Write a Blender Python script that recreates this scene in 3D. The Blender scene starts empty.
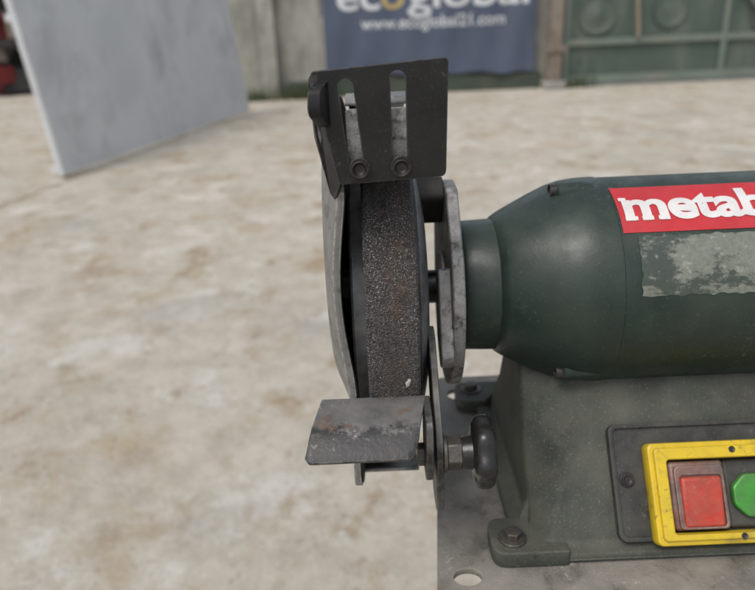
import bpy, bmesh, math, random
from mathutils import Matrix, Vector, noise
random.seed(7)
S=bpy.context.scene
col=S.collection
H=1.25            # camera height
MR=.0622          # motor radius
AY,AZ=.40,H-.1575  # grinder shaft axis (runs along x)
CX=.2175          # middle of the grinder
def rad(a): return math.radians(a)

# ------------------------------------------------------------ materials
def nt(name):
    m=bpy.data.materials.new(name); m.use_nodes=True
    t=m.node_tree; b=t.nodes['Principled BSDF']
    return m,t,b
def N(t,k,**kw):
    n=t.nodes.new(k)
    for a,v in kw.items():
        if a in n.inputs.keys(): n.inputs[a].default_value=v
        else: setattr(n,a,v)
    return n
def L(t,a,b): t.links.new(a,b)
def ramp(t,src,p0,p1,c0=(0,0,0,1),c1=(1,1,1,1)):
    r=t.nodes.new('ShaderNodeValToRGB'); L(t,src,r.inputs[0])
    r.color_ramp.elements[0].position=p0; r.color_ramp.elements[1].position=p1
    r.color_ramp.elements[0].color=c0; r.color_ramp.elements[1].color=c1
    return r.outputs[0]
def rng(t,src,a,b,c=0.,d=1.):
    m=t.nodes.new('ShaderNodeMapRange'); L(t,src,m.inputs[0])
    for i,v in enumerate((a,b,c,d)): m.inputs[i+1].default_value=v
    return m.outputs[0]
def mix(t,f,a,b,mode='MIX'):
    m=t.nodes.new('ShaderNodeMix'); m.data_type='RGBA'; m.blend_type=mode
    for v,i in ((f,0),(a,6),(b,7)):
        if hasattr(v,'is_output'): L(t,v,m.inputs[i])
        elif i==0: m.inputs[0].default_value=v
        else: m.inputs[i].default_value=(*v,1)
    return m.outputs[2]
def math_(t,op,a,b=0.0):
    m=t.nodes.new('ShaderNodeMath'); m.operation=op
    for i,v in enumerate((a,b)):
        if hasattr(v,'is_output'): L(t,v,m.inputs[i])
        else: m.inputs[i].default_value=v
    return m.outputs[0]
def coord(t,scale=(1,1,1),rot=(0,0,0)):
    tc=t.nodes.new('ShaderNodeTexCoord'); mp=t.nodes.new('ShaderNodeMapping')
    mp.inputs['Scale'].default_value=scale; mp.inputs['Rotation'].default_value=rot
    L(t,tc.outputs['Object'],mp.inputs[0]); return mp.outputs[0]
def noi(t,co,s,d=4,r=.55,dist=0.):
    n=N(t,'ShaderNodeTexNoise'); n.inputs['Scale'].default_value=s
    n.inputs['Detail'].default_value=d; n.inputs['Roughness'].default_value=r
    n.inputs['Distortion'].default_value=dist
    L(t,co,n.inputs['Vector']); return n.outputs['Fac']
def edge(t,r=.0008,k=6.):
    bv=N(t,'ShaderNodeBevel'); bv.samples=3; bv.inputs['Radius'].default_value=r
    g=N(t,'ShaderNodeNewGeometry')
    vm=N(t,'ShaderNodeVectorMath',operation='DOT_PRODUCT')
    L(t,bv.outputs[0],vm.inputs[0]); L(t,g.outputs['Normal'],vm.inputs[1])
    o=math_(t,'SUBTRACT',1.,vm.outputs['Value']); o=math_(t,'MULTIPLY',o,k)
    c=N(t,'ShaderNodeClamp'); L(t,o,c.inputs[0]); return c.outputs[0]
def upness(t,lo=.3,hi=1.):
    g=N(t,'ShaderNodeNewGeometry'); s=N(t,'ShaderNodeSeparateXYZ'); L(t,g.outputs['Normal'],s.inputs[0])
    return rng(t,s.outputs[2],lo,hi)

def bump(t,b,h,st,dist=.001):
    n=N(t,'ShaderNodeBump'); n.inputs['Strength'].default_value=st; n.inputs['Distance'].default_value=dist
    L(t,h,n.inputs['Height']); L(t,n.outputs[0],b.inputs['Normal'])

def mat(name,c1,c2=None,scale=60,rough=.5,metal=0.,bmp=.2,bscale=600,dust=0.,dustc=(.30,.27,.21),dlo=.2,
        wear=None,wk=5.,wr=.0008,spots=None,spot_pos=(.58,.66),sscale=25,rvar=.15,spec=.5,dscale=40,chips=None,speck=.5,front=None):
    m,t,b=nt(name); co=coord(t)
    c2=c2 or tuple(x*.7 for x in c1)
    n1=noi(t,co,scale,4,.6)
    c=mix(t,ramp(t,n1,.35,.65),c1,c2)
    if spots: 
        n=noi(t,co,sscale,5,.65,.4); c=mix(t,ramp(t,n,*spot_pos),c,spots)
    if dust>0:
        nd=ramp(t,noi(t,co,dscale,5,.65),.3,.72)
        up=upness(t,dlo,1.)
        base=math_(t,'ADD',math_(t,'MULTIPLY',up,.75),.25)
        f=math_(t,'MULTIPLY',math_(t,'MULTIPLY',nd,base),dust)
        c=mix(t,f,c,dustc)
        sp=ramp(t,noi(t,co,900,2,.6),.62,.72); c=mix(t,math_(t,'MULTIPLY',sp,dust*speck),c,dustc)
    if front:   # paint still intact away from the wheel (y below `front`)
        sy=N(t,'ShaderNodeSeparateXYZ'); L(t,co,sy.inputs[0])
        yy=math_(t,'ADD',sy.outputs[1],math_(t,'MULTIPLY',math_(t,'SUBTRACT',noi(t,co,110,7,.78),.5),.030))
        c=mix(t,rng(t,yy,front+.0025,front-.0025,0.,.86),c,(.020,.020,.022))
    if chips:   # small irregular paint chips, clustered
        s=math_(t,'MULTIPLY',ramp(t,noi(t,co,330,5,.7,.6),.60,.63),ramp(t,noi(t,co,28,3),.50,.62))
        c=mix(t,math_(t,'MULTIPLY',s,.8),c,chips)
    if wear:
        e=edge(t,wr,wk); nn=ramp(t,noi(t,co,250,3,.6),.35,.6)
        c=mix(t,math_(t,'MULTIPLY',e,nn),c,wear)
    L(t,c,b.inputs['Base Color'])
    b.inputs['Metallic'].default_value=metal
    b.inputs['Specular IOR Level'].default_value=spec
    r=math_(t,'ADD',math_(t,'MULTIPLY',math_(t,'SUBTRACT',noi(t,co,scale*1.7,3,.6),.5),rvar*2),rough)
    L(t,r,b.inputs['Roughness'])
    if bmp>0: bump(t,b,noi(t,co,bscale,3,.6),bmp,.0006)
    return m

GREEN=mat('green_paint',(.011,.027,.020),(.008,.019,.015),45,.40,0,.12,500,dust=.30,dustc=(.135,.145,.11),dlo=-.3,spots=(.032,.046,.035),sscale=16,spot_pos=(.50,.74),spec=.48,dscale=22,speck=.9,rvar=.25,chips=(.11,.12,.10))
BASE=mat('dusty_green_casting',(.034,.043,.033),(.020,.029,.023),26,.70,0,.6,600,dust=.70,dustc=(.175,.163,.13),dlo=-.4,wear=(.20,.19,.16),wk=3,dscale=17,spots=(.010,.014,.012),spot_pos=(.54,.68),sscale=26,speck=1.2,chips=(.015,.02,.017))
BLACK=mat('black_painted_steel',(.007,.007,.008),(.012,.012,.013),60,.40,.0,.12,700,dust=.05,wear=(.20,.195,.19),wk=4,wr=.0005,rvar=.2,spec=.36,speck=1.5,chips=(.05,.045,.04))
REST=mat('worn_rest_steel',(.17,.165,.158),(.085,.085,.086),45,.45,.25,.3,500,dust=.4,dustc=(.32,.30,.27),dlo=.4,wear=(.50,.48,.45),wk=5,wr=.001,spots=(.13,.080,.050),spot_pos=(.54,.64),sscale=48,dscale=110,front=.2845,chips=(.34,.32,.30))
ARM=mat('grimy_steel',(.13,.13,.125),(.04,.04,.04),70,.45,.5,.25,700,dust=.3,wear=(.40,.38,.35),wk=4,spots=(.02,.02,.02),sscale=50,spot_pos=(.5,.62))
ALU=mat('cast_aluminium',(.32,.31,.295),(.19,.185,.175),110,.5,.4,.6,800,wear=(.55,.53,.50),wk=3,spots=(.07,.066,.06),spot_pos=(.52,.66),sscale=140)
COVER=mat('dusty_grey_cover',(.27,.265,.255),(.17,.167,.16),60,.5,.3,.25,800,dust=.5,dustc=(.32,.31,.28),wear=(.62,.60,.58),wk=8,wr=.0014,spots=(.09,.088,.083),sscale=90,spot_pos=(.54,.68),chips=(.05,.05,.05))
DARK=mat('dark_interior',(.010,.010,.010),(.018,.016,.015),80,.7,0,.2,700,dust=.1)
FLANGE=mat('flange_steel',(.20,.205,.21),(.10,.10,.105),90,.45,.4,.2,700,dust=.2,wear=(.45,.44,.42))
SHAFT=mat('shaft_black',(.008,.008,.008),None,80,.35)
BOLT=mat('bolt_steel',(.09,.085,.08),(.035,.033,.031),200,.45,.5,.3,900,dust=.4,wear=(.35,.33,.3),wk=4,wr=.0004,spots=(.12,.07,.04),sscale=150)
BLKBOLT=mat('black_oxide_bolt',(.014,.014,.014),(.035,.03,.028),200,.38,.3,.2,900,wear=(.22,.19,.16),wk=4,wr=.0004,dust=.1)
KNOB=mat('black_knob_plastic',(.006,.006,.007),(.010,.010,.011),100,.28,0,.1,800,wear=(.10,.10,.10),wk=2,dust=.08,chips=(.05,.05,.05))
PLATE=mat('stand_plate_steel',(.20,.187,.162),(.115,.108,.095),30,.65,.0,.5,500,dust=.6,dustc=(.35,.32,.27),spots=(.045,.04,.036),spot_pos=(.53,.66),sscale=42,wear=(.4,.38,.34),wk=3,speck=1.1,chips=(.42,.39,.34))
YEL=mat('yellow_plastic',(.74,.52,.012),(.60,.42,.014),60,.42,0,.1,800,dust=.30,dustc=(.28,.22,.08),dlo=-.5,spots=(.24,.18,.04),spot_pos=(.56,.76),sscale=55,wear=(.30,.24,.08),wk=2,speck=1.,chips=(.14,.11,.04))
PANEL=mat('panel_dusty_black',(.020,.021,.021),(.031,.031,.030),80,.6,0,.15,900,dust=.5,dustc=(.13,.125,.10),dlo=-.3,wear=(.13,.12,.10),wk=3,speck=1.1,chips=(.12,.115,.10))
RED=mat('red_button',(.52,.040,.018),(.36,.035,.022),90,.33,0,.2,700,dust=.55,dustc=(.33,.15,.10),dlo=-.4,dscale=120,speck=.8,chips=(.30,.16,.12))
GBTN=mat('green_button',(.045,.30,.028),(.035,.20,.028),90,.35,0,.2,700,dust=.6,dustc=(.13,.20,.08),dlo=-.4,dscale=120,speck=.8)
SMOKE=mat('grimy_button_surround',(.18,.06,.045),(.07,.045,.04),70,.38,0,.25,700,dust=.8,dustc=(.26,.21,.18),dlo=-.4,dscale=80,wear=(.48,.40,.34),wk=5)
LRED=mat('label_red',(.54,.016,.026),(.46,.014,.024),50,.4,0,.0,700,dust=.15,dustc=(.4,.25,.2),dlo=-.2,chips=(.35,.12,.11))
LWHITE=mat('label_white',(.72,.70,.68),(.62,.60,.58),90,.45,0,.0,700)

# grinding wheel
m,t,b=nt('abrasive_wheel'); co=coord(t)
vor=N(t,'ShaderNodeTexVoronoi'); vor.inputs['Scale'].default_value=1500; L(t,co,vor.inputs['Vector'])
grain=ramp(t,vor.outputs['Color'],.15,.95)
c=mix(t,grain,(.010,.010,.010),(.095,.091,.090))
patch=noi(t,coord(t,(1.,.5,.5)),60,5,.65)
st=noi(t,coord(t,(1.,.30,.30)),75,6,.75)
sx=N(t,'ShaderNodeSeparateXYZ'); L(t,co,sx.inputs[0])
ctr=math_(t,'ABSOLUTE',math_(t,'SUBTRACT',sx.outputs[0],.0085)); ctr=rng(t,ctr,.002,.0150,1.,0.)
hi=rng(t,sx.outputs[2],H-.22,H-.09)
rf=math_(t,'MULTIPLY',math_(t,'MULTIPLY',ramp(t,st,.38,.60),ctr),math_(t,'ADD',math_(t,'MULTIPLY',hi,.55),.35))
c=mix(t,rf,c,(.070,.046,.032))
rd=ramp(t,noi(t,co,190,5,.72),.56,.65); c=mix(t,math_(t,'MULTIPLY',math_(t,'MULTIPLY',rd,ctr),.65),c,(.16,.10,.068))
dkp=ramp(t,noi(t,coord(t,(1.,.5,.5),(0,0,.4)),110,5,.7),.56,.66); c=mix(t,math_(t,'MULTIPLY',dkp,.6),c,(.012,.010,.009))
fine=noi(t,co,1300,2,.7); c=mix(t,math_(t,'MULTIPLY',ramp(t,fine,.59,.65),ramp(t,patch,.36,.62)),c,(.38,.365,.36))
L(t,c,b.inputs['Base Color']); b.inputs['Roughness'].default_value=.62
bump(t,b,vor.outputs['Distance'],.9,.0009); WHEEL=m
CHIP=mat('chipped_grit',(.5,.48,.46),(.3,.28,.27),300,.7)

# worn rating plate
m,t,b=nt('worn_rating_sticker'); co=coord(t)
fg=noi(t,coord(t,(.8,1,1.)),500,4,.7)
c=mix(t,ramp(t,fg,.38,.66),(.225,.235,.195),(.145,.158,.13))
bg_=noi(t,co,45,6,.7); c=mix(t,math_(t,'MULTIPLY',ramp(t,bg_,.40,.62),.6),c,(.11,.13,.105))
wo=noi(t,coord(t,(.7,1,1.2),(.3,.5,.2)),26,10,.8)
c=mix(t,math_(t,'MULTIPLY',ramp(t,wo,.50,.54),.85),c,(.030,.045,.036))
c=mix(t,math_(t,'MULTIPLY',ramp(t,noi(t,co,150,6,.7),.58,.64),.6),c,(.33,.34,.29))
L(t,c,b.inputs['Base Color']); b.inputs['Roughness'].default_value=.6; STICK=m

# outdoor materials
def concrete_ground():
    m,t,b=nt('ground_concrete'); co=coord(t)
    big=noi(t,co,.55,5,.6,.3); c=mix(t,ramp(t,big,.35,.68),(.60,.555,.47),(.49,.445,.36))
    g1=noi(t,co,7,7,.75); c=mix(t,math_(t,'MULTIPLY',ramp(t,g1,.44,.60),.65),c,(.40,.355,.275))
    wh=noi(t,coord(t,(1,1,1),(0,0,.7)),3.3,8,.75); c=mix(t,math_(t,'MULTIPLY',ramp(t,wh,.52,.60),.7),c,(.68,.66,.60))
    med=noi(t,co,1.9,9,.74,.1); c=mix(t,math_(t,'MULTIPLY',ramp(t,med,.52,.62),.75),c,(.42,.33,.21))
    med2=noi(t,coord(t,(1,.8,1),(0,0,1.3)),3.6,9,.74,.1); c=mix(t,math_(t,'MULTIPLY',math_(t,'MULTIPLY',ramp(t,med2,.53,.62),ramp(t,big,.36,.50)),.75),c,(.32,.225,.13))
    gy=noi(t,coord(t,(1,1,1),(0,0,2.2)),1.3,8,.7); c=mix(t,math_(t,'MULTIPLY',ramp(t,gy,.53,.64),.55),c,(.37,.35,.31))
    sp=noi(t,co,20,6,.8); c=mix(t,math_(t,'MULTIPLY',ramp(t,sp,.58,.65),.65),c,(.19,.155,.115))
    sp2=noi(t,co,90,4,.8); c=mix(t,math_(t,'MULTIPLY',ramp(t,sp2,.45,.70),.4),c,(.28,.25,.20))
    sp3=noi(t,coord(t,(1,1,1),(0,0,2)),45,4,.8); c=mix(t,math_(t,'MULTIPLY',ramp(t,sp3,.58,.66),.6),c,(.72,.70,.66))
    L(t,c,b.inputs['Base Color']); b.inputs['Roughness'].default_value=.85
    bump(t,b,noi(t,co,30,7,.75),.8,.015); return m
GROUND=concrete_ground()
def wmat(name,c1,c2,scale,rough=.8,metal=0,stain=(.2,.18,.15),ss=1.2,sp=(.5,.75),stretch=(1,1,.3),b_=.3):
    m,t,b=nt(name); co=coord(t); cs=coord(t,stretch)
    c=mix(t,ramp(t,noi(t,co,scale,6,.65),.35,.65),c1,c2)
    c=mix(t,ramp(t,noi(t,cs,ss,7,.7,.3),*sp),c,stain)
    L(t,c,b.inputs['Base Color']); b.inputs['Roughness'].default_value=rough; b.inputs['Metallic'].default_value=metal
    bump(t,b,noi(t,co,scale*10,4,.6),b_,.01); return m
WALL=wmat('wall_concrete',(.35,.34,.30),(.23,.225,.195),2.,stain=(.12,.12,.10),sp=(.46,.66),ss=2)
GATE=wmat('galvanised_sheet',(.64,.655,.67),(.55,.57,.59),1.3,.42,.1,stain=(.42,.43,.44),ss=1.8,sp=(.48,.70),stretch=(1,1,.7),b_=.04)
BANNER=wmat('banner_vinyl',(.070,.092,.145),(.058,.075,.12),1.5,.5,0,stain=(.095,.105,.14),ss=1,b_=.05)
BWHITE=wmat('banner_white',(.60,.62,.64),(.55,.57,.59),3,.5,stain=(.48,.50,.52),b_=.0)
BYEL=wmat('banner_orange',(.45,.35,.15),(.40,.31,.13),3,.5,stain=(.35,.28,.14),b_=.0)
FENCE=wmat('green_sheet',(.075,.105,.085),(.055,.082,.066),1.5,.6,0,stain=(.14,.155,.13),ss=1.5,sp=(.48,.72))
FENCE2=wmat('green_frame',(.165,.20,.17),(.12,.155,.13),3,.6,0,stain=(.20,.19,.15))
DKG=wmat('dark_green_plinth',(.055,.075,.055),(.04,.055,.042),3,.8,0,stain=(.09,.09,.07))
TAN=wmat('tan_wood',(.30,.27,.20),(.24,.21,.16),4,.7,stain=(.16,.14,.11))
POST=wmat('post_rusty',(.26,.22,.18),(.17,.14,.115),5,.8,stain=(.11,.085,.065),ss=4)
SHED=wmat('shed_dark',(.03,.03,.032),(.05,.047,.045),2,.8,stain=(.02,.02,.02))
CRATE=wmat('red_crate',(.25,.03,.03),(.18,.03,.03),4,.6,stain=(.08,.03,.02))
SEAM=wmat('joint_filler',(.38,.34,.26),(.29,.25,.19),6,.9,stain=(.18,.15,.12),ss=5)
GRASS=wmat('weeds',(.07,.10,.035),(.05,.07,.03),9,.8,stain=(.12,.11,.05))
STANDM=mat('stand_frame_paint',(.05,.06,.055),(.035,.04,.038),30,.6,0,.2,500,dust=.3)

# ------------------------------------------------------------ mesh helpers
def root(name,loc):
    e=bpy.data.objects.new(name,None); e.location=loc; e.empty_display_size=.1; col.objects.link(e); return e
def finish(bm,name,mt,parent=None,bevel=0,seg=2,smooth=True,ang=35,recalc=True):
    if recalc: bmesh.ops.recalc_face_normals(bm,faces=bm.faces)
    me=bpy.data.meshes.new(name); bm.to_mesh(me); bm.free()
    return place(me,name,mt,parent,bevel,seg,smooth,ang)
def place(me,name,mt,parent=None,bevel=0,seg=2,smooth=True,ang=35):
    o=bpy.data.objects.new(name,me); col.objects.link(o)
    me.materials.clear(); me.materials.append(mt)
    if smooth:
        me.polygons.foreach_set('use_smooth',[True]*len(me.polygons)); me.set_sharp_from_angle(angle=rad(ang))
    if bevel:
        b=o.modifiers.new('b','BEVEL'); b.width=bevel; b.segments=seg; b.limit_method='ANGLE'; b.angle_limit=rad(30)
    if parent:
        o.parent=parent; o.matrix_parent_inverse=Matrix.Translation(-Vector(parent.location))
    return o
def box(name,lo,hi,mt,parent=None,bevel=0,M=None,seg=2):
    bm=bmesh.new(); bmesh.ops.create_cube(bm,size=1)
    for v in bm.verts:
        v.co=Vector([lo[i]+(v.co[i]+.5)*(hi[i]-lo[i]) for i in range(3)])
        if M: v.co=M@v.co
    return finish(bm,name,mt,parent,bevel,seg)
def revolve(name,prof,mt,parent=None,cy=AY,cz=AZ,seg=96,a0=0,a1=360,bevel=0,ang=35,lobes=0,lamp=0):
    """profile [(x,r)] round the x direction; angle 0 = toward viewer (-y), 90 = up"""
    bm=bmesh.new(); full=abs(a1-a0)>=360; n=seg if full else seg+1; rings=[]
    for x,r in prof:
        ring=[]
        for i in range(n):
            a=rad(a0+(a1-a0)*i/seg); rr=r*(1+lamp*math.cos(lobes*a)) if lobes else r
            ring.append(bm.verts.new((x,cy-rr*math.cos(a),cz+rr*math.sin(a))))
        rings.append(ring)
    for A,B in zip(rings,rings[1:]):
        for i in range(seg):
            j=(i+1)%n; bm.faces.new((A[i],A[j],B[j],B[i]))
    bmesh.ops.remove_doubles(bm,verts=bm.verts,dist=1e-6)
    return finish(bm,name,mt,parent,bevel,ang=ang)
def prism_x(name,pts,x0,x1,mt,parent=None,bevel=0,seg=2):
    bm=bmesh.new(); A=[bm.verts.new((x0,y,z)) for y,z in pts]; B=[bm.verts.new((x1,y,z)) for y,z in pts]
    bm.faces.new(A); bm.faces.new(B[::-1]); n=len(pts)
    for i in range(n): bm.faces.new((A[i],A[(i+1)%n],B[(i+1)%n],B[i]))
    return finish(bm,name,mt,parent,bevel,seg)
def rrect(x0,y0,x1,y1,r,n=6):
    p=[]
    for cx,cy,a in ((x1-r,y1-r,0),(x0+r,y1-r,90),(x0+r,y0+r,180),(x1-r,y0+r,270)):
        for i in range(n+1):
            t_=rad(a+90*i/n); p.append((cx+r*math.cos(t_),cy+r*math.sin(t_)))
    return p
def roundpoly(pts,r,n=5):
    out=[]; m_=len(pts)
    for i in range(m_):
        p=Vector(pts[i]); a=Vector(pts[i-1]); b_=Vector(pts[(i+1)%m_]); rr=r[i] if isinstance(r,(list,tuple)) else r
        da=(a-p); db=(b_-p); d=min(rr,da.length*.45,db.length*.45)
        if d<1e-6: out.append(tuple(p)); continue
        s=p+da.normalized()*d; e=p+db.normalized()*d
        for k in range(n+1):
            u=k/n; q=s*(1-u)**2+p*2*u*(1-u)+e*u*u; out.append(tuple(q))
    return out
def plate(name,outer,holes,thick,M,mt,parent=None,bev=.0004):
    cu=bpy.data.curves.new(name,'CURVE'); cu.dimensions='2D'; cu.fill_mode='BOTH'; cu.extrude=max(thick/2-bev,0); cu.bevel_depth=bev; cu.bevel_resolution=1; cu.offset=-bev
    for lp in [outer]+holes:
        s=cu.splines.new('POLY'); s.points.add(len(lp)-1); s.use_cyclic_u=True
        for p,q in zip(s.points,lp): p.co=(q[0],q[1],0,1)
    o=bpy.data.objects.new('tmp',cu); col.objects.link(o)
    me=bpy.data.meshes.new_from_object(o.evaluated_get(bpy.context.evaluated_depsgraph_get()))
    bpy.data.objects.remove(o); me.name=name
    me.transform(M@Matrix.Translation((0,0,thick/2)))
    return place(me,name,mt,parent,ang=30)
def basis(o,X,Y,Z):
    return Matrix(((X[0],Y[0],Z[0],o[0]),(X[1],Y[1],Z[1],o[1]),(X[2],Y[2],Z[2],o[2]),(0,0,0,1)))
def hexbolt(name,M,r,h,mt,parent,washer=0,socket=True):
    bm=bmesh.new()
    if washer:
        g=bmesh.ops.create_cone(bm,cap_ends=True,segments=32,radius1=washer,radius2=washer*.97,depth=.0014)
        bmesh.ops.translate(bm,verts=g['verts'],vec=(0,0,.0007))
    z0=.0014 if washer else 0
    n=32 if socket else 6
    g=bmesh.ops.create_cone(bm,cap_ends=True,segments=n,radius1=r,radius2=r*.95,depth=h)
    bmesh.ops.translate(bm,verts=g['verts'],vec=(0,0,z0+h/2))
    top=[f for f in bm.faces if f.normal.z>.9 and abs(f.calc_center_median().z-(z0+h))<1e-5]
    if top:
        bmesh.ops.inset_region(bm,faces=top,thickness=r*.42); 
        vs=list({v for f in top for v in f.verts}); bmesh.ops.translate(bm,verts=vs,vec=(0,0,-h*.55 if socket else .0003))
    bm.transform(M)
    return finish(bm,name,mt,parent,.0003)
def txt(body,size,offset=0.,space=1.):
    cu=bpy.data.curves.new('t','FONT'); cu.body=body; cu.size=size; cu.offset=offset; cu.resolution_u=6; cu.space_character=space
    o=bpy.data.objects.new('t',cu); col.objects.link(o)
    me=bpy.data.meshes.new_from_object(o.evaluated_get(bpy.context.evaluated_depsgraph_get()))
    bpy.data.objects.remove(o); return me

# ============================================================ BENCH GRINDER
G=root('bench_grinder',(CX,AY,H-.29))
def Z(z): return H+z
k=MR/.061
half=[(.0475,.0),(.0475,.034),(.049,.0372),(.0515,.0385),(.0695,.0392),(.0702,.0405),(.0740,.0430),(.080,.0462),(.092,.0522),(.103,.0572),(.111,.0597),(.120,.0608),(.1305,.0612),(.1310,.0606),(.1318,.0606)]
half=[(x,r*k) for x,r in half]
prof=half+[(2*CX-x,r) for x,r in half[::-1]]
revolve('motor_housing',prof,GREEN,G,seg=128,ang=40)
for e in (82,-42,-138):
    for sx in (0,1):
        y=AY-.0572*math.cos(rad(e)); z=AZ+.0572*math.sin(rad(e))
        xs=[(.1035,.0),(.1035,.0050),(.105,.0066),(.118,.0066),(.125,.0056),(.129,0)]
        if sx: xs=[(2*CX-x,r) for x,r in xs]
        revolve('screw_lug',xs,GREEN,G,cy=y,cz=z,seg=20,ang=40)
        M=basis((.1048 if not sx else 2*CX-.1048,y-.0016*math.cos(rad(e)),z+.0016*math.sin(rad(e))),(0,1,0),(0,0,1) if not sx else (0,0,-1),(-1,0,0) if sx==0 else (1,0,0))
        hexbolt('bell_screw',M,.0043,.0045,BLKBOLT,G)
def cylpatch(name,x0,x1,e0,e1,R,mt,nx=2,ne=16,skew=0,jag=0):
    bm=bmesh.new(); g=[]
    for i in range(nx+1):
        row=[]
        for j in range(ne+1):
            x=x0+(x1-x0)*i/nx; e=rad(e0+(e1-e0)*j/ne)
            if jag and j in (0,ne): e+=rad(jag*2*noise.noise(Vector((x*190,j,0))))
            if jag and i in (0,nx): x+=jag*.0022*noise.noise(Vector((e*14,i,3)))
            row.append(bm.verts.new((x,AY-R*math.cos(e),AZ+R*math.sin(e))))
        g.append(row)
    for i in range(nx):
        for j in range(ne): bm.faces.new((g[i][j],g[i+1][j],g[i+1][j+1],g[i][j+1]))
    return finish(bm,name,mt,G,recalc=False)
RL=MR-.0002
cylpatch('label_red_field',.1322,.236,44,76,RL+.0002,LRED,ne=20)
R=RL+.0006
me=txt('metabo',.036,offset=.0012,space=.97)
bm=bmesh.new(); bm.from_mesh(me)
xs=[v.co.x for v in bm.verts]; w=max(xs)-min(xs); x_min=min(xs)
bmesh.ops.triangulate(bm,faces=bm.faces)
bmesh.ops.subdivide_edges(bm,edges=[e for e in bm.edges if e.calc_length()>.003],cuts=3,use_grid_fill=False)
bmesh.ops.triangulate(bm,faces=bm.faces)
sc=.097/w
def slab(x0,x1,y0,y1):
    n=4
    vs=[[bm.verts.new((x0+(x1-x0)*i/n,y0+(y1-y0)*j/2,.0001)) for j in range(3)] for i in range(n+1)]
    for i in range(n):
        for j in range(2): bm.faces.new((vs[i][j],vs[i+1][j],vs[i+1][j+1],vs[i][j+1]))
u=w/100.
for a,b_ in ((-.3,6.6),(9.0,15.3),(18.0,24.3)):
    slab(x_min+a*u,x_min+b_*u,-.0010,.0022)
slab(x_min-1.2*u,x_min+3*u,.0166,.0198)
for v in bm.verts:
    x=.1352+(v.co.x-x_min)*sc; s=v.co.y*.80
    e=rad(51.5)+s/R; rr=R+v.co.z
    v.co=Vector((x,AY-rr*math.cos(e),AZ+rr*math.sin(e)))
finish(bm,'label_lettering',LWHITE,G,recalc=False,smooth=False)
cylpatch('rating_sticker',.1395,.2035,12,42,RL+.00015,STICK,nx=90,ne=60,jag=.55)

# --- cast base
def sec(xf,yf,xl,yl,z):
    pts=[(xf,yf),(xl,yl),(xl,2*AY-yl),(xf,2*AY-yl),(2*CX-xf,2*AY-yf),(2*CX-xl,2*AY-yl),(2*CX-xl,yl),(2*CX-xf,yf)]
    return [(x,y,Z(z)) for x,y in pts]
secs=[sec(.080,.304,.072,.312,-.2895),sec(.080,.304,.072,.312,-.2845),sec(.090,.3105,.0825,.323,-.281),
      sec(.092,.313,.083,.330,-.276),sec(.106,.339,.0835,.362,-.240),sec(.117,.363,.084,.378,-.205),sec(.124,.380,.088,.386,-.186)]
bm=bmesh.new(); rings=[[bm.verts.new(p) for p in s] for s in secs]
for A,B in zip(rings,rings[1:]):
    for i in range(8): bm.faces.new((A[i],A[(i+1)%8],B[(i+1)%8],B[i]))
bm.faces.new(rings[0]); bm.faces.new(rings[-1])
finish(bm,'cast_base',BASE,G,.0035,4,ang=50)
for sx in (1,-1):
    for sy in (1,-1):
        fx=CX-sx*(CX-.0705); fy=AY-sy*(AY-.3155)
        op=roundpoly([(-.0125,-.0125),(.03,-.0125),(.03,.018),(-.0125,.018)],[.009,.002,.002,.009],6)
        M=Matrix.Translation((fx,fy,Z(-.2898)))@Matrix.Diagonal((sx,sy,1,1))
        if sx*sy<0: op=op[::-1]
        plate('foot_lug',op,[],.010,M,BASE,G,bev=.0012)
        Mb=Matrix.Translation((fx,fy,Z(-.2798)))@Matrix.Rotation(.3,4,'Z')
        hexbolt('foot_bolt',Mb,.0052,.0040,BOLT,G,washer=.0082,socket=False)
        bm=bmesh.new()
        pts=[(.006,0),(.026,0),(.024,.040),(.018,.020)]
        A=[bm.verts.new((fx+sx*p[0],fy+sy*(.014+p[1]*.55),Z(-.281)+p[1])) for p in pts]
        B=[bm.verts.new((v.co.x,v.co.y+sy*.005,v.co.z)) for v in A]
        bm.faces.new(A); bm.faces.new(B[::-1])
        for i in range(4): bm.faces.new((A[i],A[(i+1)%4],B[(i+1)%4],B[i]))
        finish(bm,'casting_rib',BASE,G,.0012,3)
# --- control panel on the sloped front
U=(0,.5735,.8192); Nn=(0,-.8192,.5735)
pl=Vector((0,.363,Z(-.205)))
def PM(u,v,n=0): return Matrix.Translation(pl+Vector(U)*v+Vector(Nn)*n+Vector((u,0,0)))@basis((0,0,0),(1,0,0),U,Nn)
P0=PM(0,0,-.0015)
plate('panel_plate',rrect(.1285,-.0925,.304,-.0280,.005),[],.0045,P0,PANEL,G,bev=.001)
plate('panel_rim',rrect(.1285,-.0925,.304,-.0280,.005),[rrect(.1310,-.0900,.3015,-.0305,.003)],.0022,PM(0,0,.0029),PANEL,G,bev=.0006)
for u in (.1365,.298):
    hexbolt('panel_screw',PM(u,-.059,.003),.0032,.0018,BLKBOLT,G,washer=.0042)
F0,F1,V0,V1=.1465,.2390,-.0945,-.0395
plate('switch_bezel',rrect(F0,V0,F1,V1,.0035),[rrect(F0+.0095,V0+.0065,F1-.0095,V1-.0095,.002)],.010,PM(0,0,.0031),YEL,G,bev=.0014)
plate('switch_bezel_step',rrect(F0+.0028,V0+.0028,F1-.0028,V1-.0028,.0025),[rrect(F0+.0092,V0+.0062,F1-.0092,V1-.0092,.002)],.0122,PM(0,0,.0033),YEL,G,bev=.0008)
plate('switch_recess',rrect(F0+.0091,V0+.0061,F1-.0091,V1-.0091,.001),[],.002,PM(0,0,.0032),DARK,G,bev=.0002)
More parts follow.
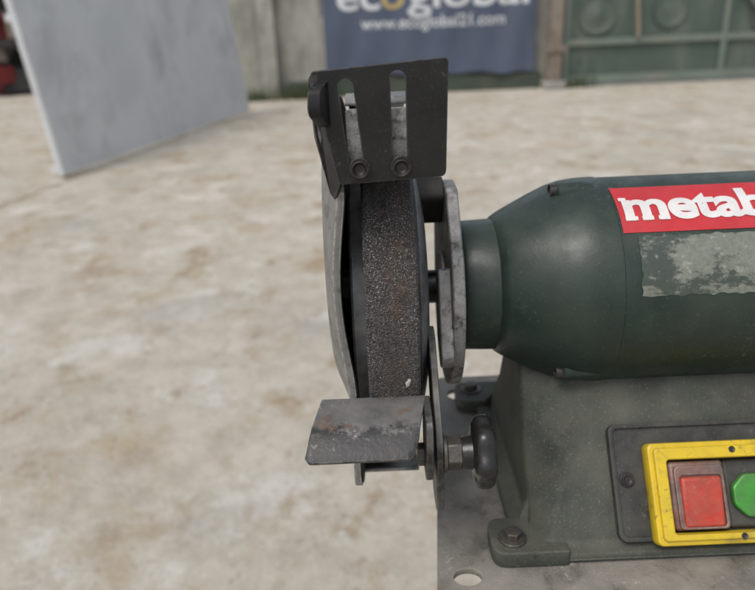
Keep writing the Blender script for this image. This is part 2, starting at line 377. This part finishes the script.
def pbox(name,u0,v0,u1,v1,n0,n1,mt,bev,tilt=0):
    M=PM((u0+u1)/2,(v0+v1)/2,n0)@Matrix.Rotation(tilt,4,'X')
    box(name,(-(u1-u0)/2,-(v1-v0)/2,0),((u1-u0)/2,(v1-v0)/2,n1-n0),mt,G,bev,M,3)
pbox('button_surround',.1570,-.0868,.1880,-.0500,.004,.0125,SMOKE,.0022)
pbox('stop_button',.1622,-.0855,.1850,-.0580,.009,.0145,RED,.0020,.07)
plate('stop_button_rim',rrect(.1595,-.0862,.1868,-.0525,.003),[rrect(.1622,-.0850,.1850,-.0575,.002)],.002,PM(0,0,.0121),SMOKE,G,bev=.0006)
pbox('button_surround',.1890,-.0868,.2285,-.0500,.004,.0085,PANEL,.002)
cx_,cv_=.2030,-.0695
oc=roundpoly([(cx_+.0115*math.cos(rad(a))*1.1,cv_+.0125*math.sin(rad(a))) for a in range(22,382,45)],.002)
plate('start_button',oc,[],.0045,PM(0,0,.0083),GBTN,G,bev=.0012)
for u,v in ((.1925,V1-.005),(.1925,V0+.0042)):
    hexbolt('bezel_screw',PM(u,v,.0152),.0018,.0010,BLKBOLT,G)

# --- one wheel side, later mirrored
side=[]
_place=place
def place(*a,**k):
    o=_place(*a,**k); side.append(o); return o
WR=.095; DX=.0020
revolve('grinding_wheel',[(-.0083+DX,.02),(-.0083+DX,WR-.0012),(-.0071+DX,WR),(.0165+DX,WR),(.0177+DX,WR-.0012),(.0177+DX,.02)],WHEEL,G,seg=160)
bm=bmesh.new(); bmesh.ops.create_icosphere(bm,subdivisions=3,radius=1)
e=rad(-8)
for v in bm.verts:
    n_=1+.55*noise.noise(v.co*2.6+Vector((3,1,0))); v.co=Vector((.0135+v.co.x*.0011*n_+v.co.z*.0008,AY-(WR-.0002)*math.cos(e)+v.co.y*.0005,AZ+(WR-.0002)*math.sin(e)+v.co.z*.0030*n_))
finish(bm,'wheel_chip',CHIP,G)
revolve('outer_flange',[(-.0083+DX,.0695),(-.0125,.0700),(-.0137,.0690),(-.0141,.066),(-.0138,.050),(-.0150,.030),(-.0150,0)],FLANGE,G)
revolve('inner_flange',[(.0177+DX,.072),(.0205+DX,.073),(.0225+DX,.070),(.0255+DX,.056),(.0265+DX,.040),(.0290,.0)],FLANGE,G)
revolve('shaft_nut',[(-.0150,.013),(-.0205,.013),(-.0205,0)],BOLT,G,seg=6)
revolve('shaft',[(.028,.0102),(.049,.0102)],SHAFT,G,seg=32)
def cover_x(y,z):
    q=math.hypot(y-.40,z-Z(-.128)); t_=min(1,max(0,(q-.066)/.034)); return -.0243+.0093*t_*t_*(3-2*t_)
def coverdisc(name,off,GR,mt,thick):
    bm=bmesh.new(); rows=[]; nr,na=40,140
    c0=bm.verts.new((cover_x(AY,AZ)+off,AY,AZ)) 
    for i in range(1,nr+1):
        r=GR*i/nr; row=[]
        for j in range(na):
            a=2*math.pi*j/na; y=AY+r*math.cos(a); z=AZ+r*math.sin(a); row.append(bm.verts.new((cover_x(y,z)+off,y,z)))
        rows.append(row)
    for j in range(na): bm.faces.new((c0,rows[0][j],rows[0][(j+1)%na]))
    for A,B in zip(rows,rows[1:]):
        for j in range(na): bm.faces.new((A[j],B[j],B[(j+1)%na],A[(j+1)%na]))
    bmesh.ops.bisect_plane(bm,geom=bm.verts[:]+bm.edges[:]+bm.faces[:],plane_co=(0,.317+(.001 if off else 0),0),plane_no=(0,-1,0),clear_outer=True)
    o=finish(bm,name,mt,G,0)
    s=o.modifiers.new('s','SOLIDIFY'); s.thickness=thick; s.offset=0
    b=o.modifiers.new('b','BEVEL'); b.width=.0007 if not off else .0001; b.segments=2; b.limit_method='ANGLE'
coverdisc('side_cover',0,.116,COVER,.0036)
coverdisc('side_cover_inner_dark',.0023,.1145,DARK,.0006)  # thin dark layer over the inner face of the cover
o=revolve('guard_band',[(-.0128,.1148),(.0215,.1148)],COVER,G,a0=80,a1=286,seg=120)
s=o.modifiers.new('s','SOLIDIFY'); s.thickness=.0022; s.offset=0
bp=[(AY-.060*math.cos(rad(a)),AZ+.060*math.sin(rad(a))) for a in range(-150,36,5)]
bp+= [(.380,Z(-.092)),(.400,Z(-.0915)),(.43,Z(-.0985)),(.455,Z(-.12))]
prism_x('bracket_casting',bp,.0400,.0468,ALU,G,.0009)
revolve('bracket_hub',[(.0375,0.0),(.0375,.020),(.0387,.0215),(.0401,.0215)],ALU,G,seg=48)
prism_x('guard_strut',roundpoly([(.385,Z(-.098)),(.395,Z(-.0885)),(.43,Z(-.0960)),(.44,Z(-.115)),(.40,Z(-.118))],.004),.0215,.0399,DARK,G,.001)
# --- spark guard
SP=basis((DX,.302,H),(1,0,0),(0,0,1),(0,-1,0))
def slotp(x0,z0,x1,z1,w):
    d=Vector((x1-x0,z1-z0)).normalized(); n=Vector((-d.y,d.x)); a0=math.atan2(-n.y,-n.x); out=[]
    for k in range(11):
        a=a0+math.pi*k/10; out.append((x1+w/2*math.cos(a),z1+w/2*math.sin(a)))
    for k in range(11):
        a=a0+math.pi+math.pi*k/10; out.append((x0+w/2*math.cos(a),z0+w/2*math.sin(a)))
    return out
outer=roundpoly([(-.0165,-.0690),(.0300,-.0672),(.0312,-.0180),(-.0255,-.0215)],[.001,.003,.0025,.0015],6)
plate('spark_guard_plate',outer,[slotp(-.0085,-.0610,-.0115,-.0280,.0062),slotp(.0102,-.0610,.0102,-.0255,.0062)],.0022,SP,BLACK,G,bev=.0004)
bm=bmesh.new()
F=[(-.0253,.3010,-.0218),(-.0276,.312,-.0255),(-.0272,.314,-.050),(-.0220,.318,-.0770),(-.0200,.318,-.0800),(-.0163,.3010,-.0690),(-.0208,.3010,-.046)]
vs=[bm.verts.new((x+DX,y,Z(z))) for x,y,z in F]; bm.faces.new(vs)
o=finish(bm,'spark_guard_flange',BLACK,G,0)
s=o.modifiers.new('s','SOLIDIFY'); s.thickness=.0018; s.offset=-1
b=o.modifiers.new('b','BEVEL'); b.width=.0004; b.segments=2; b.limit_method='ANGLE'
lp=roundpoly([(.3005,Z(-.0250)),(.2895,Z(-.0275)),(.2865,Z(-.0370)),(.3005,Z(-.0450))],[.001,.003,.0045,.003])
bm=bmesh.new()
A=[bm.verts.new((-.0212-.14*(.3005-y)*2.0,y,z)) for y,z in lp]; B=[bm.verts.new((v.co.x+.0050,v.co.y+.0006,v.co.z)) for v in A]
bm.faces.new(A); bm.faces.new(B[::-1])
for i in range(len(A)): bm.faces.new((A[i],A[(i+1)%len(A)],B[(i+1)%len(B)],B[i]))
finish(bm,'spark_guard_lip',BLACK,G,.0016,4)
for x0,x1 in ((-.0125,-.0035),(.0060,.0160)):
    pts=[(.3055,Z(-.067)),(.3055,Z(-.044)),(.3075,Z(-.0385)),(.385,Z(-.0475)),(.385,Z(-.050)),(.3095,Z(-.0410)),(.3080,Z(-.045)),(.3080,Z(-.067))]
    prism_x('guard_mount_strip',pts,x0+DX,x1+DX,ALU,G,.0004)
prism_x('guard_mount_foot',[(.3085,Z(-.067)),(.3085,Z(-.0632)),(.362,Z(-.066)),(.362,Z(-.070))],-.0125,.0215,BLACK,G,.0005)
for x in (-.0072+DX,.0106+DX):
    M=basis((x,.2998,Z(-.0618)),(1,0,0),(0,0,1),(0,-1,0))
    hexbolt('guard_screw',M,.0036,.0036,BLKBOLT,G,washer=.0047)
# --- tool rest: one bent, slightly sloping plate
bm=bmesh.new()
pr=[(0,.3085,-.1800),(.20,.3005,-.1808),(.40,.2925,-.1818),(.55,.2865,-.1828),(.64,.2830,-.1842),(.74,.2797,-.1864),(.86,.2757,-.1894),(1,.2715,-.1926)]
nx=24; g=[]
for s_,y,z in pr:
    xl=-.0305-.0070*s_; xr=.0220-.0075*s_; row=[]
    for i in range(nx+1):
        u_=i/nx; x=xl+(xr-xl)*u_; yy=y; zz=z
        if s_>.85:
            d=min(x-xl,xr-x); 
            if d<.003: kk=(.003-math.sqrt(max(0,.003**2-(.003-d)**2)))*(1 if s_==1 else .15); yy+=kk*.9; zz+=kk*.4
        row.append(bm.verts.new((x,yy,Z(zz))))
    g.append(row)
for A,B in zip(g,g[1:]):
    for i in range(nx): bm.faces.new((A[i],A[i+1],B[i+1],B[i]))
o=finish(bm,'tool_rest_plate',REST,G,0,ang=50)
s=o.modifiers.new('s','SOLIDIFY'); s.thickness=.0024; s.offset=-1
b=o.modifiers.new('b','BEVEL'); b.width=.0006; b.segments=2; b.limit_method='ANGLE'
ck=roundpoly([(.3085,Z(-.1802)),(.2865,Z(-.1835)),(.284,Z(-.197)),(.290,Z(-.2215)),(.308,Z(-.2215)),(.313,Z(-.200))],[.001,.003,.004,.010,.010,.004])
prism_x('tool_rest_cheek',ck,.0205,.0240,ARM,G,.0006)
arm=roundpoly([(.345,Z(-.158)),(.352,Z(-.166)),(.342,Z(-.180)),(.322,Z(-.207)),(.318,Z(-.2435)),(.292,Z(-.2435)),(.292,Z(-.200)),(.318,Z(-.176)),(.335,Z(-.160))],[.003,.003,.01,.01,.010,.010,.012,.012,.004])
prism_x('rest_arm',arm,.0258,.0296,ARM,G,.0006)
arm2=roundpoly([(.352,Z(-.128)),(.366,Z(-.135)),(.362,Z(-.172)),(.344,Z(-.185)),(.334,Z(-.176)),(.345,Z(-.150))],.004)
prism_x('arm_link',arm2,.0330,.0399,ALU,G,.0008)
ky,kz=.3005,Z(-.2100)
revolve('arm_washer',[(.0297,0),(.0297,.0096),(.0316,.0096),(.0316,0)],BOLT,G,cy=ky,cz=kz,seg=36,bevel=.0003)
revolve('clamp_nut',[(.0316,0),(.0316,.0088),(.0392,.0088),(.0392,0)],BOLT,G,cy=ky,cz=kz,seg=6,bevel=.0006)
revolve('knob_neck',[(.0392,0.0),(.0392,.0078),(.0410,.0084),(.0435,.0086),(.0460,.0095)],KNOB,G,cy=ky,cz=kz,seg=36)
revolve('clamp_knob',[(.0443,.008),(.0446,.0135),(.0462,.0163),(.0485,.0174),(.0525,.0174),(.0550,.0160),(.0558,.0125),(.0554,.006),(.0552,0)],KNOB,G,cy=ky,cz=kz,seg=108,lobes=6,lamp=.07,ang=60)
revolve('rest_bolt_head',[(.0205,0),(.0205,.0060),(.0170,.0060),(.0170,0)],BOLT,G,cy=ky,cz=kz,seg=6,bevel=.0005)
place=_place
for o in list(side):
    me=o.data.copy()
    for v in me.vertices: v.co.x=2*CX-v.co.x
    me.flip_normals()
    c=bpy.data.objects.new(o.name.split('.')[0],me); col.objects.link(c); c.parent=G; c.matrix_parent_inverse=o.matrix_parent_inverse.copy()
    for md in o.modifiers:
        n=c.modifiers.new(md.name,md.type)
        for p in ('width','segments','limit_method','angle_limit','thickness','offset'):
            if hasattr(md,p): setattr(n,p,getattr(md,p))

# ============================================================ STAND
T=root('grinder_stand',(CX,.40,0))
ST=Matrix.Translation((0,0,Z(-.2942)))
def oval(cx,cy,rx,ry,n=24): return [(cx+rx*math.cos(2*math.pi*i/n),cy+ry*math.sin(2*math.pi*i/n)) for i in range(n)]
plate('top_plate',roundpoly([(.0225,.262),(.412,.262),(.405,.525),(.0475,.525)],.004),
      [oval(.0430,.2985,.0078,.0062),oval(.0600,.4965,.0070,.0075),oval(.391,.3005,.0078,.0062),oval(.376,.4965,.007,.0075)],.004,ST,PLATE,T,bev=.0006)
box('pedestal_column',(.13,.33,.02),(.305,.47,Z(-.2945)),STANDM,T,.004)
box('pedestal_foot',(.03,.20,.001),(.405,.60,.020),STANDM,T,.004)

# ============================================================ SETTING
def simple(name,verts,faces,mt,parent=None):
    me=bpy.data.meshes.new(name); me.from_pydata([tuple(v) for v in verts],[],faces); me.update()
    return place(me,name,mt,parent,smooth=False)
simple('ground',[(-400,-400,0),(400,-400,0),(400,400,0),(-400,400,0)],[(0,1,2,3)],GROUND)
gj=root('ground_joint',(0,0,0))
def strip(a,b,w):
    a=Vector(a);b=Vector(b);d=(b-a).normalized();n=Vector((-d.y,d.x))*w/2; k=60; vs=[];fs=[]
    for i in range(k+1):
        p=a+(b-a)*i/k+n*random.uniform(-.8,.8); ww=random.uniform(.4,1.4)
        q1=p+n*ww;q2=p-n*ww; vs+=[(q1.x,q1.y,.004),(q2.x,q2.y,.004)]
    for i in range(k): fs.append((2*i,2*i+1,2*i+3,2*i+2))
    simple('joint',vs,fs,SEAM,gj)
strip((-3.3,3.0),(-1.9,9.6),.03)
W=root('concrete_wall',(0,11.9,0))
x=-2.6
while x<2.9:
    x2=min(x+1.9,2.9)
    box('wall_panel',(x+.01,11.85,0),(x2-.01,12.0,2.9),WALL,W,.01); x=x2
box('pilaster',(-1.68,11.66,0),(-1.42,11.848,2.9),WALL,W,.02)
box('plinth',(-1.3,11.74,0),(2.78,11.849,.26),DKG,W,.02)
B=root('advertising_banner',(1.0,11.7,1.1))
bm=bmesh.new(); g=[]
x0,x1=-.66,2.66
def by(x,z): return 11.70+.018*math.sin(x*5+z*2)+.012*math.sin(x*11-z*3)
for i in range(41):
    x=x0+(x1-x0)*i/40
    g.append([bm.verts.new((x,by(x,z_),z_)) for z_ in [ (.36-.10*i/40+.02*math.sin(i*.7))*(1-j/12)+2.15*j/12 for j in range(13)]])
for A,C in zip(g,g[1:]):
    for j in range(12): bm.faces.new((A[j],C[j],C[j+1],A[j+1]))
finish(bm,'banner_sheet',BANNER,B,recalc=False)
def btext(s,size,cx,z0,width,mt,off=0,dy=.006,name='banner_text'):
    me=txt(s,size,offset=off); xs=[v.co.x for v in me.vertices]; a,b_=min(xs),max(xs)
    bm=bmesh.new(); bm.from_mesh(me); bmesh.ops.triangulate(bm,faces=bm.faces)
    bmesh.ops.subdivide_edges(bm,edges=bm.edges[:],cuts=1)
    bmesh.ops.triangulate(bm,faces=bm.faces)
    for v in bm.verts:
        x=cx-width/2+(v.co.x-a)/(b_-a)*width; z=z0+v.co.y
        v.co=Vector((x,by(x,z)-dy,z))
    finish(bm,name,mt,B,recalc=False,smooth=False)
btext('ec',.62,-.10,1.29,.66,BWHITE,.010)
btext('o',.62,.43,1.29,.36,BYEL,.010)
btext('global',.62,1.60,1.29,1.88,BWHITE,.010)
btext('www.ecoglobal21.com',.25,1.05,1.00,2.25,BWHITE,.003)
for x in (x0+.05,.4,1.5,x1-.05):
    box('tie',(x-.015,11.70,2.1),(x+.015,11.86,2.13),POST,B)
Pz=root('gate_post',(2.98,11.6,0))
box('post',(2.84,11.50,0),(3.05,11.72,3.0),POST,Pz,.02)
box('hinge',(2.80,11.47,.55),(3.12,11.498,.65),POST,Pz,.005)
box('hinge',(2.80,11.47,1.9),(3.12,11.498,2.0),POST,Pz,.005)
box('footing',(2.78,11.42,0),(3.12,11.80,.12),WALL,Pz,.02)
F=root('green_metal_gate',(6,11.7,0))
box('sheet',(3.10,11.72,.06),(10.5,11.74,2.6),FENCE,F)
for z0,z1 in ((.05,.17),(.62,.72),(1.55,1.63),(2.5,2.6)):
    box('rail',(3.10,11.66,z0),(10.5,11.719,z1),FENCE2,F,.006)
for x in (3.11,5.6,8.1,10.4):
    box('stile',(x,11.655,.055),(x+.08,11.7185,2.595),FENCE2,F,.006)
for cx,cz,r in ((3.62,1.08,.30),(4.75,1.10,.26),(6.35,1.0,.32),(7.2,1.05,.26)):
    revolve('disc_ornament',[(-.03,0),(-.03,r*.3),(-.02,r*.35),(-.02,r*.8),(-.035,r*.86),(-.035,r),(0,r)],FENCE,F,cy=0,cz=0,seg=40)
    o=[q for q in F.children if q.name.startswith('disc_ornament')][-1]
    o.data.transform(Matrix.Translation((cx,11.715,cz))@Matrix.Rotation(rad(90),4,'Z'))
def beam(name,a,b,w,mt,par):
    a=Vector(a);b=Vector(b); d=b-a; q=d.to_track_quat('Z','Y').to_matrix().to_4x4()
    box(name,(-w/2,-.02,0),(w/2,.02,d.length),mt,par,.004,Matrix.Translation(a)@q)
beam('brace',(4.25,11.62,.72),(4.05,11.62,2.5),.13,TAN,F)
beam('brace',(5.6,11.64,1.62),(6.4,11.64,.72),.09,FENCE2,F)
Gt=root('sheet_metal_gate',(-2.2,8,0))
a=Vector((-2.70,6.12,0)); b_=Vector((-1.68,10.1,0)); d=(b_-a); ln=d.length; d.normalize(); n=Vector((d.y,-d.x,0)); up=Vector((-.095,0,1)).normalized()
MG=basis(a,d,up,n)
def gbox(nm,u0,z0,u1,z1,n0,n1,mt,bev=.004): box(nm,(u0,z0,n0),(u1,z1,n1),mt,Gt,bev,MG)
k=2
for i in range(k):
    gbox('sheet',ln*i/k+.004,.04,ln*(i+1)/k-.004,2.5,0,.012,GATE,.002)
for i in range(k+1):
    u=min(max(ln*i/k,.03),ln-.03); gbox('stile',u-.03,.03,u+.03,2.52,-.05,-.002,GATE)
for z in (.05,1.3,2.45): gbox('rail',.0,z,ln,z+.06,-.095,-.052,GATE)
Sh=root('open_shed',(-8,15,0))
box('back_wall',(-14,16.5,0),(-5.2,16.7,3.4),SHED,Sh)
box('roof',(-14.3,13.6,3.4),(-5.0,16.9,3.55),SHED,Sh)
for x in (-13.8,-9.6,-5.4): box('pillar',(x,13.8,0),(x+.15,13.95,3.4),POST,Sh)
C=root('scrap_pile',(-7.3,14.6,0))
for i in range(60):
    w_,h,dd=random.uniform(.15,.7),random.uniform(.1,.5),random.uniform(.15,.6)
    M=Matrix.Translation((random.uniform(-9.5,-5.9),random.uniform(14.3,15.9),random.uniform(.0,1.3)))@Matrix.Rotation(random.uniform(0,3),4,'Z')@Matrix.Rotation(random.uniform(-.4,.4),4,'X')
    box('scrap',(-w_/2,-dd/2,0),(w_/2,dd/2,h),random.choice([SHED,SHED,CRATE,POST,WALL,SHED]),C,.01,M)
bm=bmesh.new()
for i in range(600):
    cx=random.choice([-.95,-1.2,-1.85,-.7,3.3]); x=random.gauss(cx,.18); y=11.62+random.uniform(-.12,.08); h=random.uniform(.05,.28); a=random.uniform(0,6.3)
    dx,dy=math.cos(a)*.012,math.sin(a)*.012; lx,ly=random.gauss(0,.06),random.gauss(0,.05)
    p=[bm.verts.new((x-dx,y-dy,0)),bm.verts.new((x+dx,y+dy,0)),bm.verts.new((x+lx,y+ly,h))]; bm.faces.new(p)
finish(bm,'weeds',GRASS,None,recalc=False,smooth=False)
# ============================================================ LIGHT
w=bpy.data.worlds.new('World'); S.world=w; w.use_nodes=True; t=w.node_tree
bg=t.nodes['Background']; sky=t.nodes.new('ShaderNodeTexSky'); sky.sky_type='NISHITA'; sky.sun_disc=False
EL,AZI=rad(58),rad(215)
sky.sun_elevation=EL; sky.sun_rotation=AZI; sky.dust_density=3; sky.air_density=1.2
hs=t.nodes.new('ShaderNodeHueSaturation'); hs.inputs['Saturation'].default_value=.5
L(t,sky.outputs[0],hs.inputs['Color']); L(t,hs.outputs[0],bg.inputs[0]); bg.inputs[1].default_value=.15
ld=bpy.data.lights.new('sun','SUN'); ld.energy=1.5; ld.angle=rad(30); ld.color=(1,.96,.90)
lo=bpy.data.objects.new('sun',ld); col.objects.link(lo)
dirv=Vector((math.sin(AZI)*math.cos(EL),math.cos(AZI)*math.cos(EL),math.sin(EL)))
lo.rotation_euler=dirv.to_track_quat('Z','Y').to_euler()
# ============================================================ CAMERA
cd=bpy.data.cameras.new('camera'); cam=bpy.data.objects.new('camera',cd); col.objects.link(cam)
cd.sensor_width=36; cd.lens=700/755*36; cd.clip_start=.01; cd.clip_end=2000
cam.matrix_world=Matrix.Translation((0,0,H))@Matrix.Rotation(rad(68),4,'X')@Matrix.Rotation(rad(-2.5),4,'Z')
cd.dof.use_dof=True; cd.dof.focus_distance=.335; cd.dof.aperture_fstop=9.5
S.camera=cam
S.view_settings.view_transform='Standard'; S.view_settings.look='None'; S.view_settings.exposure=0
